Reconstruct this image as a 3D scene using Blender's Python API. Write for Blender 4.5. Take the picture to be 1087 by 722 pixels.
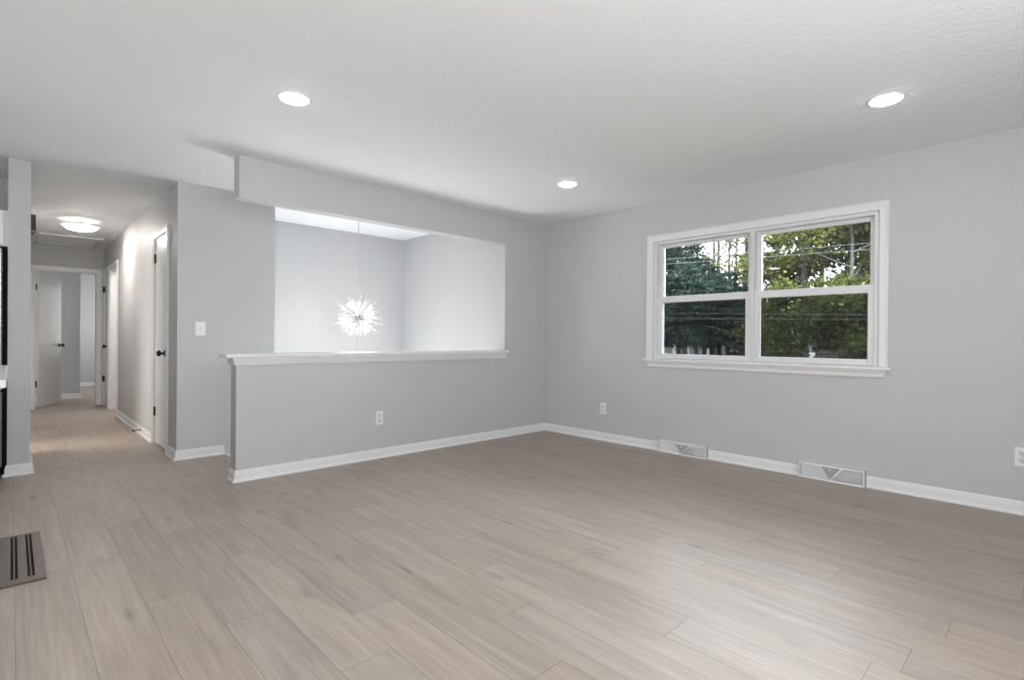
import bpy, math, random
import numpy as np
from mathutils import Vector, Matrix

for o in list(bpy.data.objects):
    bpy.data.objects.remove(o)
SC = bpy.context.scene
COL = SC.collection
PI = math.pi

# ------------------------------------------------------------------ camera
FPX = 555.03
CAM = Vector((-4.5938, -4.2276, 1.0829))
YAW, PITCH, ROLL = 0.763602, -0.002326, 0.007224
fw = Vector((math.sin(YAW) * math.cos(PITCH), math.cos(YAW) * math.cos(PITCH), math.sin(PITCH)))
rt = Vector((math.cos(YAW), -math.sin(YAW), 0))
up = rt.cross(fw)
r2 = math.cos(ROLL) * rt + math.sin(ROLL) * up
u2 = -math.sin(ROLL) * rt + math.cos(ROLL) * up
cd = bpy.data.cameras.new('camera')
cd.sensor_fit = 'HORIZONTAL'
cd.sensor_width = 36.0
cd.lens = FPX * 36.0 / 1087.0
cd.clip_start = 0.02
cd.clip_end = 400
cam = bpy.data.objects.new('camera', cd)
COL.objects.link(cam)
m = Matrix((r2, u2, -fw)).transposed().to_4x4()
m.translation = CAM
cam.matrix_world = m
SC.camera = cam

# ------------------------------------------------------------------ light
SKY = 42.0
REAR_FILL_W = 70.0
LEFT_FILL_W = 75.0
CEILING_FILL_W = 42.0
DOWNLIGHT = 32.0
HALL_LAMP = 96.0
BULB = 68.0
XST_ = -0.66
SC.view_settings.view_transform = 'Standard'
SC.view_settings.look = 'None'
SC.view_settings.gamma = 1.0
SC.view_settings.exposure = 0.05
SC.view_settings.use_curve_mapping = False
try:
    SC.cycles.use_denoising = True
    SC.cycles.max_bounces = 10
    SC.cycles.diffuse_bounces = 6
    SC.cycles.transparent_max_bounces = 16
    SC.cycles.sample_clamp_indirect = 6.0
    SC.cycles.caustics_reflective = False
    SC.cycles.caustics_refractive = False
except Exception:
    pass

world = bpy.data.worlds.new('sky')
SC.world = world
world.use_nodes = True
wn = world.node_tree
wn.nodes.clear()
wo = wn.nodes.new('ShaderNodeOutputWorld')
wb = wn.nodes.new('ShaderNodeBackground')
wt = wn.nodes.new('ShaderNodeTexCoord')
wx = wn.nodes.new('ShaderNodeSeparateXYZ')
wr = wn.nodes.new('ShaderNodeValToRGB')
wr.color_ramp.elements[0].position = 0.0
wr.color_ramp.elements[0].color = (0.0215, 0.023, 0.025, 1)
wr.color_ramp.elements[1].position = 0.75
wr.color_ramp.elements[1].color = (0.84, 0.93, 1.0, 1)
wn.links.new(wt.outputs['Generated'], wx.inputs[0])
wn.links.new(wx.outputs['Z'], wr.inputs[0])
wn.links.new(wr.outputs[0], wb.inputs[0])
wb.inputs[1].default_value = SKY
wn.links.new(wb.outputs[0], wo.inputs[0])


def area_light(name, loc, size, size_y, power, direction, color=(1, 1, 1)):
    l = bpy.data.lights.new(name, 'AREA')
    l.shape = 'RECTANGLE'
    l.size = size
    l.size_y = size_y
    l.energy = power
    l.color = color
    o = bpy.data.objects.new(name, l)
    COL.objects.link(o)
    o.location = loc
    o.rotation_euler = Vector(direction).to_track_quat('-Z', 'Y').to_euler()
    return o


# unseen area fills added at the rear and left walls to brighten the room
area_light('added_fill_rear', (-3.6, -5.36, 1.45), 3.0, 1.5, REAR_FILL_W, (0, 1, 0.12), (0.98, 0.99, 1.0))
area_light('added_fill_left', (-8.72, -3.4, 1.15), 2.6, 2.0, LEFT_FILL_W, (1, 0, 0.12), (0.98, 0.99, 1.0))
# unseen fills added in the rooms off the hall to brighten it
area_light('added_fill_side_room', (-3.0, 4.75, 2.40), 0.4, 0.4, 16, (0, 0, -1), (1.0, 0.95, 0.9))
area_light('added_fill_left_room', (-6.6, 3.3, 1.35), 2.2, 1.8, 100, (1, -0.1, 0), (1.0, 0.95, 0.88))
area_light('added_fill_near_room', (-5.56, 6.85, 1.4), 0.9, 1.1, 11, (1, 0, 0))
area_light('added_fill_far_room', (-2.66, 8.9, 1.4), 1.3, 1.2, 28, (-1, 0, 0), (0.98, 1.0, 0.98))

# fills added to brighten the stairwell walls, below the line of sight
area_light('added_fill_stair_right', (XST_ - 0.03, 1.1, -0.15), 0.9, 1.5, 60, (-1, 0, 0.15), (0.97, 0.99, 1.0))
area_light('added_fill_stair_far', (-1.75, 2.05, -0.2), 1.2, 1.5, 74, (0.1, -1, 0.15), (0.98, 0.99, 1.0))
# unseen upward fill added behind the camera, as a bounced flash would work
area_light('added_ceiling_fill', (-4.9, -4.9, 1.5), 0.7, 0.7, CEILING_FILL_W, (0.30, 0.32, 1.0), (0.95, 0.98, 1.0))

# ------------------------------------------------------------------ materials
def new_mat(name):
    mt = bpy.data.materials.new(name)
    mt.use_nodes = True
    nt = mt.node_tree
    return mt, nt, nt.nodes['Principled BSDF']


def N(nt, typ, **kw):
    n = nt.nodes.new(typ)
    for k, v in kw.items():
        setattr(n, k, v)
    return n


def plain(name, col, rough=0.5, metal=0.0, bump=0.0, scale=60.0, spec=0.5, var=0.0):
    mt, nt, b = new_mat(name)
    b.inputs['Base Color'].default_value = (*col, 1)
    b.inputs['Roughness'].default_value = rough
    b.inputs['Metallic'].default_value = metal
    b.inputs['Specular IOR Level'].default_value = spec
    tc = N(nt, 'ShaderNodeTexCoord')
    nz = N(nt, 'ShaderNodeTexNoise')
    nz.inputs['Scale'].default_value = scale
    nz.inputs['Detail'].default_value = 4
    nt.links.new(tc.outputs['Object'], nz.inputs['Vector'])
    if bump:
        bp = N(nt, 'ShaderNodeBump')
        bp.inputs['Strength'].default_value = bump
        bp.inputs['Distance'].default_value = 0.01
        nt.links.new(nz.outputs['Fac'], bp.inputs['Height'])
        nt.links.new(bp.outputs[0], b.inputs['Normal'])
    if var:
        mx = N(nt, 'ShaderNodeMix', data_type='RGBA')
        mx.inputs[6].default_value = (*[c * (1 - var) for c in col], 1)
        mx.inputs[7].default_value = (*[min(1, c * (1 + var)) for c in col], 1)
        nt.links.new(nz.outputs['Fac'], mx.inputs[0])
        nt.links.new(mx.outputs[2], b.inputs['Base Color'])
    return mt


def emit(name, col, s):
    mt, nt, b = new_mat(name)
    b.inputs['Base Color'].default_value = (0.8, 0.8, 0.8, 1)
    b.inputs['Emission Color'].default_value = (*col, 1)
    b.inputs['Emission Strength'].default_value = s
    return mt


M = {}
M['wall'] = plain('grey_wall_paint', (0.532, 0.538, 0.545), 0.55, bump=0.06, scale=180, spec=0.35)
M['trim'] = plain('white_trim_paint', (0.77, 0.775, 0.78), 0.32, bump=0.01, scale=40)
M['door'] = plain('white_door_paint', (0.76, 0.76, 0.755), 0.32, bump=0.01, scale=30)
M['black'] = plain('matte_black_metal', (0.012, 0.012, 0.013), 0.35, 0.2)
M['rubber'] = plain('black_rubber', (0.02, 0.02, 0.02), 0.7)
M['plate'] = plain('white_plastic', (0.82, 0.82, 0.81), 0.3)
M['socket'] = plain('white_socket_plastic', (0.70, 0.70, 0.70), 0.35)
M['slot'] = plain('dark_slot', (0.05, 0.05, 0.05), 0.6)
M['vinyl'] = plain('white_vinyl', (0.74, 0.745, 0.75), 0.35)
M['bronze'] = plain('brown_register_metal', (0.125, 0.105, 0.098), 0.38, 0.55, bump=0.02, scale=200)
M['pit'] = plain('black_duct', (0.006, 0.006, 0.006), 0.8)
M['vent'] = plain('white_enamel', (0.80, 0.80, 0.80), 0.35)
M['ventmesh'] = plain('grey_grille', (0.86, 0.87, 0.88), 0.5)
M['ventdark'] = plain('grey_damper', (0.36, 0.36, 0.36), 0.6)
M['steel'] = plain('brushed_steel', (0.30, 0.30, 0.31), 0.3, 0.9, bump=0.02, scale=300)
M['fridge'] = plain('black_fridge_side', (0.006, 0.006, 0.007), 0.6, spec=0.1)
M['quartz'] = plain('white_quartz', (0.72, 0.72, 0.72), 0.25, var=0.08, scale=12)
M['nickel'] = plain('brushed_nickel', (0.42, 0.41, 0.38), 0.3, 0.9)
M['rod'] = plain('polished_chrome_rod', (0.46, 0.46, 0.45), 0.3, 0.3)
M['cord'] = plain('grey_cord', (0.55, 0.55, 0.55), 0.5)
M['darkbox'] = plain('dark_grey_plastic', (0.055, 0.052, 0.05), 0.5)
M['lens'] = emit('lit_lens', (1.0, 0.985, 0.96), DOWNLIGHT)
M['halllens'] = emit('lit_hall_lens', (1.0, 0.92, 0.84), HALL_LAMP)
M['hallglass'] = emit('softly_lit_glass', (1.0, 0.92, 0.84), HALL_LAMP * 0.12)
M['bulb'] = emit('lit_bulb', (1.0, 0.98, 0.95), BULB * 4)
M['siding'] = plain('white_siding', (0.26, 0.275, 0.295), 0.6)
M['roof'] = plain('dark_roof', (0.05, 0.05, 0.055), 0.8, var=0.3, scale=3)
M['wire'] = plain('weathered_wire', (0.04, 0.042, 0.043), 0.5)
M['earth'] = plain('leaf_litter_ground', (0.06, 0.055, 0.04), 0.9, var=0.5, scale=0.7)


def ceiling_mat():
    mt, nt, b = new_mat('textured_ceiling')
    b.inputs['Base Color'].default_value = (0.86, 0.885, 0.905, 1)
    b.inputs['Roughness'].default_value = 0.75
    b.inputs['Specular IOR Level'].default_value = 0.2
    tc = N(nt, 'ShaderNodeTexCoord')
    nz = N(nt, 'ShaderNodeTexNoise')
    nz.inputs['Scale'].default_value = 22
    nz.inputs['Detail'].default_value = 5
    nz.inputs['Distortion'].default_value = 1.6
    cr = N(nt, 'ShaderNodeValToRGB')
    cr.color_ramp.elements[0].position = 0.44
    cr.color_ramp.elements[1].position = 0.62
    bp = N(nt, 'ShaderNodeBump')
    bp.inputs['Strength'].default_value = 0.15
    bp.inputs['Distance'].default_value = 0.02
    nt.links.new(tc.outputs['Object'], nz.inputs['Vector'])
    nt.links.new(nz.outputs['Fac'], cr.inputs[0])
    nt.links.new(cr.outputs[0], bp.inputs['Height'])
    nt.links.new(bp.outputs[0], b.inputs['Normal'])
    return mt


M['ceiling'] = ceiling_mat()


def floor_mat():
    mt, nt, b = new_mat('greige_vinyl_planks')
    L = nt.links.new
    uv = N(nt, 'ShaderNodeUVMap', uv_map='plank')
    at = N(nt, 'ShaderNodeAttribute', attribute_name='tone')
    sp = N(nt, 'ShaderNodeSeparateColor')
    L(at.outputs['Color'], sp.inputs[0])
    su = N(nt, 'ShaderNodeSeparateXYZ')
    L(uv.outputs[0], su.inputs[0])

    def math_(op, a, c=None, d=None):
        n = N(nt, 'ShaderNodeMath', operation=op)
        for i, v in enumerate((a, c, d)):
            if v is None:
                continue
            if isinstance(v, (int, float)):
                n.inputs[i].default_value = v
            else:
                L(v, n.inputs[i])
        return n.outputs[0]
    U, V = su.outputs[0], su.outputs[1]
    seed = math_('MULTIPLY', sp.outputs[0], 137.0)

    def grain(su_, sv_, detail, dist):
        c = N(nt, 'ShaderNodeCombineXYZ')
        L(math_('MULTIPLY', U, su_), c.inputs[0])
        L(math_('MULTIPLY', V, sv_), c.inputs[1])
        L(seed, c.inputs[2])
        n = N(nt, 'ShaderNodeTexNoise')
        n.inputs['Scale'].default_value = 1.0
        n.inputs['Detail'].default_value = detail
        n.inputs['Roughness'].default_value = 0.62
        n.inputs['Distortion'].default_value = dist
        L(c.outputs[0], n.inputs['Vector'])
        return n.outputs['Fac'], c
    g1, _ = grain(15, 1.3, 5, 0.9)
    g2, _ = grain(105, 2.6, 4, 0.35)
    g3, c3 = grain(3.5, 1.1, 2, 0.5)
    # knots
    vo = N(nt, 'ShaderNodeTexVoronoi')
    vo.inputs['Scale'].default_value = 1.0
    ck = N(nt, 'ShaderNodeCombineXYZ')
    L(math_('MULTIPLY', U, 6.5), ck.inputs[0])
    L(math_('MULTIPLY', V, 2.1), ck.inputs[1])
    L(seed, ck.inputs[2])
    L(ck.outputs[0], vo.inputs['Vector'])
    kr = N(nt, 'ShaderNodeValToRGB')
    kr.color_ramp.elements[0].position = 0.02
    kr.color_ramp.elements[0].color = (1, 1, 1, 1)
    kr.color_ramp.elements[1].position = 0.17
    kr.color_ramp.elements[1].color = (0, 0, 0, 1)
    L(vo.outputs['Distance'], kr.inputs[0])
    kn = math_('MULTIPLY', kr.outputs[0], math_('GREATER_THAN', g3, 0.46))
    # value
    v = math_('ADD', math_('MULTIPLY', math_('SUBTRACT', g1, 0.5), 0.75), 1.0)
    v = math_('ADD', v, math_('MULTIPLY', math_('SUBTRACT', g2, 0.5), 0.62))
    v = math_('ADD', v, math_('MULTIPLY', math_('SUBTRACT', g3, 0.5), 0.18))
    v = math_('ADD', v, math_('MULTIPLY', math_('SUBTRACT', sp.outputs[1], 0.5), 0.10))
    v = math_('SUBTRACT', v, math_('MULTIPLY', kn, 0.32))
    # seams: u in 0..0.19, v in 0..1.22
    eu = math_('MINIMUM', U, math_('SUBTRACT', 0.19, U))
    ev = math_('MINIMUM', V, math_('SUBTRACT', 1.22, V))
    e = math_('MINIMUM', eu, ev)
    seam = math_('LESS_THAN', e, 0.0011)
    v = math_('MULTIPLY', v, math_('SUBTRACT', 1.0, math_('MULTIPLY', seam, 0.5)))
    mx = N(nt, 'ShaderNodeMix', data_type='RGBA')
    mx.inputs[6].default_value = (0.350, 0.278, 0.223, 1)
    mx.inputs[7].default_value = (0.338, 0.293, 0.258, 1)
    L(math_('ADD', math_('MULTIPLY', g3, 0.6), math_('MULTIPLY', sp.outputs[2], 0.4)), mx.inputs[0])
    sc = N(nt, 'ShaderNodeVectorMath', operation='SCALE')
    L(mx.outputs[2], sc.inputs[0])
    L(v, sc.inputs['Scale'])
    L(sc.outputs[0], b.inputs['Base Color'])
    rr = math_('ADD', 0.36, math_('MULTIPLY', g1, 0.16))
    L(rr, b.inputs['Roughness'])
    b.inputs['Specular IOR Level'].default_value = 0.5
    bp = N(nt, 'ShaderNodeBump')
    bp.inputs['Strength'].default_value = 0.10
    bp.inputs['Distance'].default_value = 0.004
    L(math_('SUBTRACT', g2, math_('MULTIPLY', seam, 1.5)), bp.inputs['Height'])
    L(bp.outputs[0], b.inputs['Normal'])
    return mt


M['floor'] = floor_mat()


def glass_mat():
    mt = bpy.data.materials.new('window_glass')
    mt.use_nodes = True
    nt = mt.node_tree
    nt.nodes.clear()
    o = N(nt, 'ShaderNodeOutputMaterial')
    t = N(nt, 'ShaderNodeBsdfTransparent')
    t.inputs[0].default_value = (0.95, 0.97, 0.96, 1)
    g = N(nt, 'ShaderNodeBsdfGlossy')
    g.inputs['Roughness'].default_value = 0.0
    f = N(nt, 'ShaderNodeFresnel')
    f.inputs[0].default_value = 1.5
    mx = N(nt, 'ShaderNodeMixShader')
    nt.links.new(f.outputs[0], mx.inputs[0])
    nt.links.new(t.outputs[0], mx.inputs[1])
    nt.links.new(g.outputs[0], mx.inputs[2])
    nt.links.new(mx.outputs[0], o.inputs[0])
    return mt


def screen_mat():
    mt = bpy.data.materials.new('insect_screen')
    mt.use_nodes = True
    nt = mt.node_tree
    nt.nodes.clear()
    o = N(nt, 'ShaderNodeOutputMaterial')
    t = N(nt, 'ShaderNodeBsdfTransparent')
    g = N(nt, 'ShaderNodeBsdfDiffuse')
    g.inputs[0].default_value = (0.011, 0.012, 0.0125, 1)
    mx = N(nt, 'ShaderNodeMixShader')
    mx.inputs[0].default_value = 0.50
    nt.links.new(t.outputs[0], mx.inputs[1])
    nt.links.new(g.outputs[0], mx.inputs[2])
    nt.links.new(mx.outputs[0], o.inputs[0])
    return mt


M['glass'] = glass_mat()
M['screen'] = screen_mat()


def leaf_mat(name, c1, c2, c3, scale=1.2, trans=0.35):
    c1, c2, c3 = [tuple(0.25 * v for v in c) for c in (c1, c2, c3)]
    mt = bpy.data.materials.new(name)
    mt.use_nodes = True
    nt = mt.node_tree
    nt.nodes.clear()
    L = nt.links.new
    o = N(nt, 'ShaderNodeOutputMaterial')
    at = N(nt, 'ShaderNodeAttribute', attribute_name='tone')
    sp = N(nt, 'ShaderNodeSeparateColor')
    L(at.outputs['Color'], sp.inputs[0])
    cr = N(nt, 'ShaderNodeValToRGB')
    cr.color_ramp.elements[0].color = (*c1, 1)
    cr.color_ramp.elements[1].color = (*c3, 1)
    e = cr.color_ramp.elements.new(0.5)
    e.color = (*c2, 1)
    L(sp.outputs[0], cr.inputs[0])
    d = N(nt, 'ShaderNodeBsdfDiffuse')
    t = N(nt, 'ShaderNodeBsdfTranslucent')
    L(cr.outputs[0], d.inputs[0])
    L(cr.outputs[0], t.inputs[0])
    mx = N(nt, 'ShaderNodeMixShader')
    mx.inputs[0].default_value = trans
    L(d.outputs[0], mx.inputs[1])
    L(t.outputs[0], mx.inputs[2])
    L(mx.outputs[0], o.inputs[0])
    return mt


M['needles'] = leaf_mat('spruce_needles', (0.020, 0.036, 0.029), (0.042, 0.068, 0.053), (0.080, 0.112, 0.088), trans=0.15)
M['leaf_yellow'] = leaf_mat('yellow_green_leaves', (0.10, 0.11, 0.035), (0.29, 0.28, 0.085), (0.55, 0.47, 0.20), trans=0.45)
M['leaf_green'] = leaf_mat('spring_green_leaves', (0.055, 0.070, 0.025), (0.18, 0.20, 0.06), (0.42, 0.41, 0.14), trans=0.4)
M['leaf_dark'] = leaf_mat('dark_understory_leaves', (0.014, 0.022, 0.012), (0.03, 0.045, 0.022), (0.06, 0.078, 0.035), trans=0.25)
M['bark'] = plain('dark_bark', (0.016, 0.014, 0.012), 0.9, var=0.45, scale=6)
M['bark_grey'] = plain('grey_bark', (0.042, 0.039, 0.036), 0.9, var=0.4, scale=6)


# ------------------------------------------------------------------ mesh builder
class MB:
    def __init__(s):
        s.v = []
        s.f = []

    def add(s, vs, fs):
        n = len(s.v)
        s.v += [tuple(p) for p in vs]
        s.f += [tuple(i + n for i in f) for f in fs]
        return s

    def box(s, x0, x1, y0, y1, z0, z1):
        vs = [(x, y, z) for z in (z0, z1) for y in (y0, y1) for x in (x0, x1)]
        return s.add(vs, [(0, 2, 3, 1), (4, 5, 7, 6), (0, 1, 5, 4), (2, 6, 7, 3), (0, 4, 6, 2), (1, 3, 7, 5)])

    def bbox(s, x0, x1, y0, y1, z0, z1, b=0.003):
        """box with chamfered edges"""
        xs = (x0, x0 + b, x1 - b, x1)
        ys = (y0, y0 + b, y1 - b, y1)
        zs = (z0, z0 + b, z1 - b, z1)
        vs = []
        ix = {}

        def P(i, j, k):
            key = (i, j, k)
            if key not in ix:
                ix[key] = len(vs)
                vs.append((xs[i], ys[j], zs[k]))
            return ix[key]
        fs = []
        I = (1, 2)
        fs.append([P(1, 1, 0), P(1, 2, 0), P(2, 2, 0), P(2, 1, 0)])
        fs.append([P(1, 1, 3), P(2, 1, 3), P(2, 2, 3), P(1, 2, 3)])
        fs.append([P(1, 0, 1), P(2, 0, 1), P(2, 0, 2), P(1, 0, 2)])
        fs.append([P(1, 3, 1), P(1, 3, 2), P(2, 3, 2), P(2, 3, 1)])
        fs.append([P(0, 1, 1), P(0, 1, 2), P(0, 2, 2), P(0, 2, 1)])
        fs.append([P(3, 1, 1), P(3, 2, 1), P(3, 2, 2), P(3, 1, 2)])
        for j, jj in ((1, 0), (2, 3)):
            for k, kk in ((1, 0), (2, 3)):
                fs.append([P(1, j, kk), P(2, j, kk), P(2, jj, k), P(1, jj, k)])
        for i, ii in ((1, 0), (2, 3)):
            for k, kk in ((1, 0), (2, 3)):
                fs.append([P(i, 1, kk), P(i, 2, kk), P(ii, 2, k), P(ii, 1, k)])
        for i, ii in ((1, 0), (2, 3)):
            for j, jj in ((1, 0), (2, 3)):
                fs.append([P(i, jj, 1), P(i, jj, 2), P(ii, j, 2), P(ii, j, 1)])
        for i, ii in ((1, 0), (2, 3)):
            for j, jj in ((1, 0), (2, 3)):
                for k, kk in ((1, 0), (2, 3)):
                    fs.append([P(i, j, kk), P(i, jj, k), P(ii, j, k)])
        return s.add(vs, fs)

    def tube(s, pts, rad, n=8, cap=True):
        pts = [Vector(p) for p in pts]
        if not isinstance(rad, (list, tuple)):
            rad = [rad] * len(pts)
        vs = []
        fs = []
        ref = None
        for i, p in enumerate(pts):
            t = (pts[min(i + 1, len(pts) - 1)] - pts[max(i - 1, 0)]).normalized()
            if ref is None:
                ref = Vector((1, 0, 0)) if abs(t.x) < 0.8 else Vector((0, 1, 0))
            a = (ref - t * ref.dot(t)).normalized()
            ref = a
            b = t.cross(a)
            for k in range(n):
                th = 2 * PI * k / n
                vs.append(p + (a * math.cos(th) + b * math.sin(th)) * rad[i])
        for i in range(len(pts) - 1):
            for k in range(n):
                k2 = (k + 1) % n
                fs.append((i * n + k, i * n + k2, (i + 1) * n + k2, (i + 1) * n + k))
        if cap:
            fs.append(tuple(range(n))[::-1])
            fs.append(tuple((len(pts) - 1) * n + k for k in range(n)))
        return s.add(vs, fs)

    def lathe(s, prof, n=24, origin=(0, 0, 0), axis='Z'):
        """profile of (radius, height) pairs around an axis"""
        vs = []
        fs = []
        for (rr, h) in prof:
            for k in range(n):
                th = 2 * PI * k / n
                a, b = rr * math.cos(th), rr * math.sin(th)
                p = {'Z': (a, b, h), 'Y': (a, h, b), 'X': (h, a, b)}[axis]
                vs.append((p[0] + origin[0], p[1] + origin[1], p[2] + origin[2]))
        for i in range(len(prof) - 1):
            for k in range(n):
                k2 = (k + 1) % n
                fs.append((i * n + k, i * n + k2, (i + 1) * n + k2, (i + 1) * n + k))
        fs.append(tuple(range(n))[::-1])
        fs.append(tuple((len(prof) - 1) * n + k for k in range(n)))
        return s.add(vs, fs)

    def sweep(s, path, prof, left=True):
        """sweep (offset, z) profile along a 2D path, mitred; offset goes to the left of travel"""
        P = [Vector(p) for p in path]
        n = len(P)
        sg = 1 if left else -1
        rows = []
        for i in range(n):
            d1 = (P[i] - P[i - 1]).normalized() if i else None
            d2 = (P[i + 1] - P[i]).normalized() if i < n - 1 else None
            if d1 is None:
                d1 = d2
            if d2 is None:
                d2 = d1
            n1 = Vector((-d1.y, d1.x)) * sg
            n2 = Vector((-d2.y, d2.x)) * sg
            mm = n1 + n2
            mm = mm / max(1e-6, mm.dot(n1))
            rows.append([(P[i].x + mm.x * o, P[i].y + mm.y * o, z) for o, z in prof])
        vs = [p for r in rows for p in r]
        k = len(prof)
        fs = []
        for i in range(n - 1):
            for j in range(k):
                j2 = (j + 1) % k
                fs.append((i * k + j, i * k + j2, (i + 1) * k + j2, (i + 1) * k + j))
        fs.append(tuple(range(k))[::-1])
        fs.append(tuple((n - 1) * k + j for j in range(k)))
        return s.add(vs, fs)

    def mesh(s, name, mat, smooth=False, off=(0, 0, 0)):
        me = bpy.data.meshes.new(name)
        o = Vector(off)
        me.from_pydata([tuple(Vector(p) - o) for p in s.v], [], s.f)
        me.materials.append(mat)
        import bmesh
        bm = bmesh.new()
        bm.from_mesh(me)
        bmesh.ops.recalc_face_normals(bm, faces=bm.faces)
        bm.to_mesh(me)
        bm.free()
        if smooth:
            for p in me.polygons:
                p.use_smooth = True
        me.update()
        return me


def wloc(o):
    p = Vector((0, 0, 0))
    while o is not None:
        p = p + o.location
        o = o.parent
    return p


def build(mb, name, mat, parent=None, world=True, smooth=False):
    off = wloc(parent) if (parent is not None and world) else Vector((0, 0, 0))
    me = mb.mesh(name, mat, smooth, off)
    o = bpy.data.objects.new(name, me)
    COL.objects.link(o)
    if parent is not None:
        o.parent = parent
    return o


def tag(o, label=None, cat=None, group=None, kind=None):
    if label:
        o['label'] = label
    if cat:
        o['category'] = cat
    if group:
        o['group'] = group
    if kind:
        o['kind'] = kind
    return o


def empty(name, loc=(0, 0, 0), rz=0.0):
    o = bpy.data.objects.new(name, None)
    COL.objects.link(o)
    o.location = loc
    o.rotation_euler = (0, 0, rz)
    o.empty_display_size = 0.1
    return o


def kids(o):
    return [c for c in bpy.data.objects if c.parent == o]


def copy_tree(o, parent=None):
    c = o.copy()
    COL.objects.link(c)
    c.parent = parent
    for ch in kids(o):
        copy_tree(ch, c)
    return c


def struct(mb, name, mat, label=None, cat=None, parent=None):
    o = build(mb, name, mat, parent)
    if parent is None:
        tag(o, label, cat, kind='structure')
    return o


# ------------------------------------------------------------------ dimensions
H = 2.44
XH = -3.549      # face of the hall's right wall
YS = 1.094       # face of the wall with the light switch
YE = 6.135       # end of the hall
XST = -0.66      # stairwell's right wall
YST = 2.08       # stairwell's far wall
XO = -0.66       # right edge of the opening
XHE = -3.385     # left end of half wall
WT = 0.125

# ------------------------------------------------------------------ floor: planks in one mesh
rng = random.Random(7)
PW, PL = 0.19, 1.22
JOINT = {-1: 0.19, 0: 0.16, 1: -0.46, 2: -0.85, 3: -1.41, 4: -1.11, 5: -3.08, 6: -2.74, 7: -2.36, 8: -3.24, 9: -2.58,
         11: -3.05, 12: -3.95, 13: -3.52, 14: -3.09, 15: -2.91}
rects = [(-8.8, 0.02, -5.4, 0.06), (-8.8, -3.17, 0.06, 1.15), (-8.8, -3.49, 1.15, 10.3), (-3.49, -2.4, 4.0, 10.3)]
fv, ff, fuv, ft = [], [], [], []
for k in range(-24, 25):
    rx0 = -4.39 + PW * k
    rx1 = rx0 + PW
    j0 = JOINT.get(k, rng.uniform(0, PL))
    for n in range(-8, 12):
        py0 = j0 + PL * n
        py1 = py0 + PL
        tone = (rng.random(), rng.random(), rng.random(), 1)
        for (a, b, c, d) in rects:
            x0, x1, y0, y1 = max(a, rx0), min(b, rx1), max(c, py0), min(d, py1)
            if x1 - x0 < 1e-4 or y1 - y0 < 1e-4:
                continue
            i = len(fv)
            fv += [(x0, y0, 0), (x1, y0, 0), (x1, y1, 0), (x0, y1, 0)]
            ff.append((i, i + 1, i + 2, i + 3))
            fuv += [(x0 - rx0, y0 - py0), (x1 - rx0, y0 - py0), (x1 - rx0, y1 - py0), (x0 - rx0, y1 - py0)]
            ft += [tone] * 4
nv = len(fv)
for (a, b, c, d) in rects:     # the slab's underside
    i = len(fv)
    fv += [(a, c, -0.12), (b, c, -0.12), (b, d, -0.12), (a, d, -0.12)]
    ff.append((i + 3, i + 2, i + 1, i))
    fuv += [(0.05, 0.3)] * 4
    ft += [(0.5, 0.5, 0.5, 1)] * 4
me = bpy.data.meshes.new('floor')
me.from_pydata(fv, [], ff)
uvl = me.uv_layers.new(name='plank')
for lp in me.loops:
    uvl.data[lp.index].uv = fuv[lp.vertex_index]
ca = me.color_attributes.new('tone', 'FLOAT_COLOR', 'POINT')
for i, t in enumerate(ft):
    ca.data[i].color = t
me.materials.append(M['floor'])
floor = bpy.data.objects.new('floor', me)
COL.objects.link(floor)
tag(floor, 'greige wood-look plank floor running down the room and hall', 'floor', kind='structure')

# ceiling over the whole house
struct(MB().box(-8.95, 0.0, -5.55, 10.45, H, H + 0.15), 'ceiling', M['ceiling'], 'white textured ceiling over room and hall', 'ceiling')

# ------------------------------------------------------------------ walls
WY0, WY1, WZ0, WZ1 = -3.318, -1.452, 0.884, 2.045
w = MB()
w.box(0, 0.16, -5.55, WY0, -1.3, H + 0.15)
w.box(0, 0.16, WY1, 10.45, -1.3, H + 0.15)
w.box(0, 0.16, WY0, WY1, -1.3, WZ0)
w.box(0, 0.16, WY0, WY1, WZ1, H + 0.15)
struct(w, 'wall_right', M['wall'], 'grey painted wall holding the wide double window', 'wall')

w = MB()
w.box(XO, 0, 0, WT, 0, H)
w.box(XHE, XO, 0, WT, 0, 0.925)
struct(w, 'wall_back', M['wall'], 'grey half wall below the opening, full height at the corner', 'wall')
struct(MB().box(-3.372, XO, 0, WT, 2.128, H), 'wall_header', M['wall'], 'grey header hanging from ceiling above the half wall', 'wall')

w = MB()
w.box(XH, -2.73, YS, YS + 0.12, -1.3, H)
w.box(-2.85, -2.73, YS + 0.12, YST + 0.12, -1.3, H)
struct(w, 'wall_switch', M['wall'], 'grey wall with the light switch beside the hall', 'wall')
w = MB()
w.box(-2.73, XST + 0.12, YST, YST + 0.12, -1.3, H)
struct(w, 'wall_stairwell_far', M['wall'], 'pale wall behind the burst pendant in the stairwell', 'wall')
struct(MB().box(XST, XST + 0.12, WT, YST, -1.3, H), 'wall_stairwell_right', M['wall'], 'pale stairwell wall seen at right of the opening', 'wall')

# hall right wall with three door openings
DO = [(1.475, 2.065), (4.64, 5.43), (5.56, 6.03)]
ZD = 2.055
XH2 = XH + 0.115
w = MB()
ys = [YS + 0.12] + [v for d in DO for v in d] + [YE]
for i in range(0, len(ys), 2):
    w.box(XH, XH2, ys[i], ys[i + 1], 0, H)
for a, b in DO:
    w.box(XH, XH2, a, b, ZD, H)
struct(w, 'wall_hall_right', M['wall'], 'grey right wall of the hall with white doors', 'wall')

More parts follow.
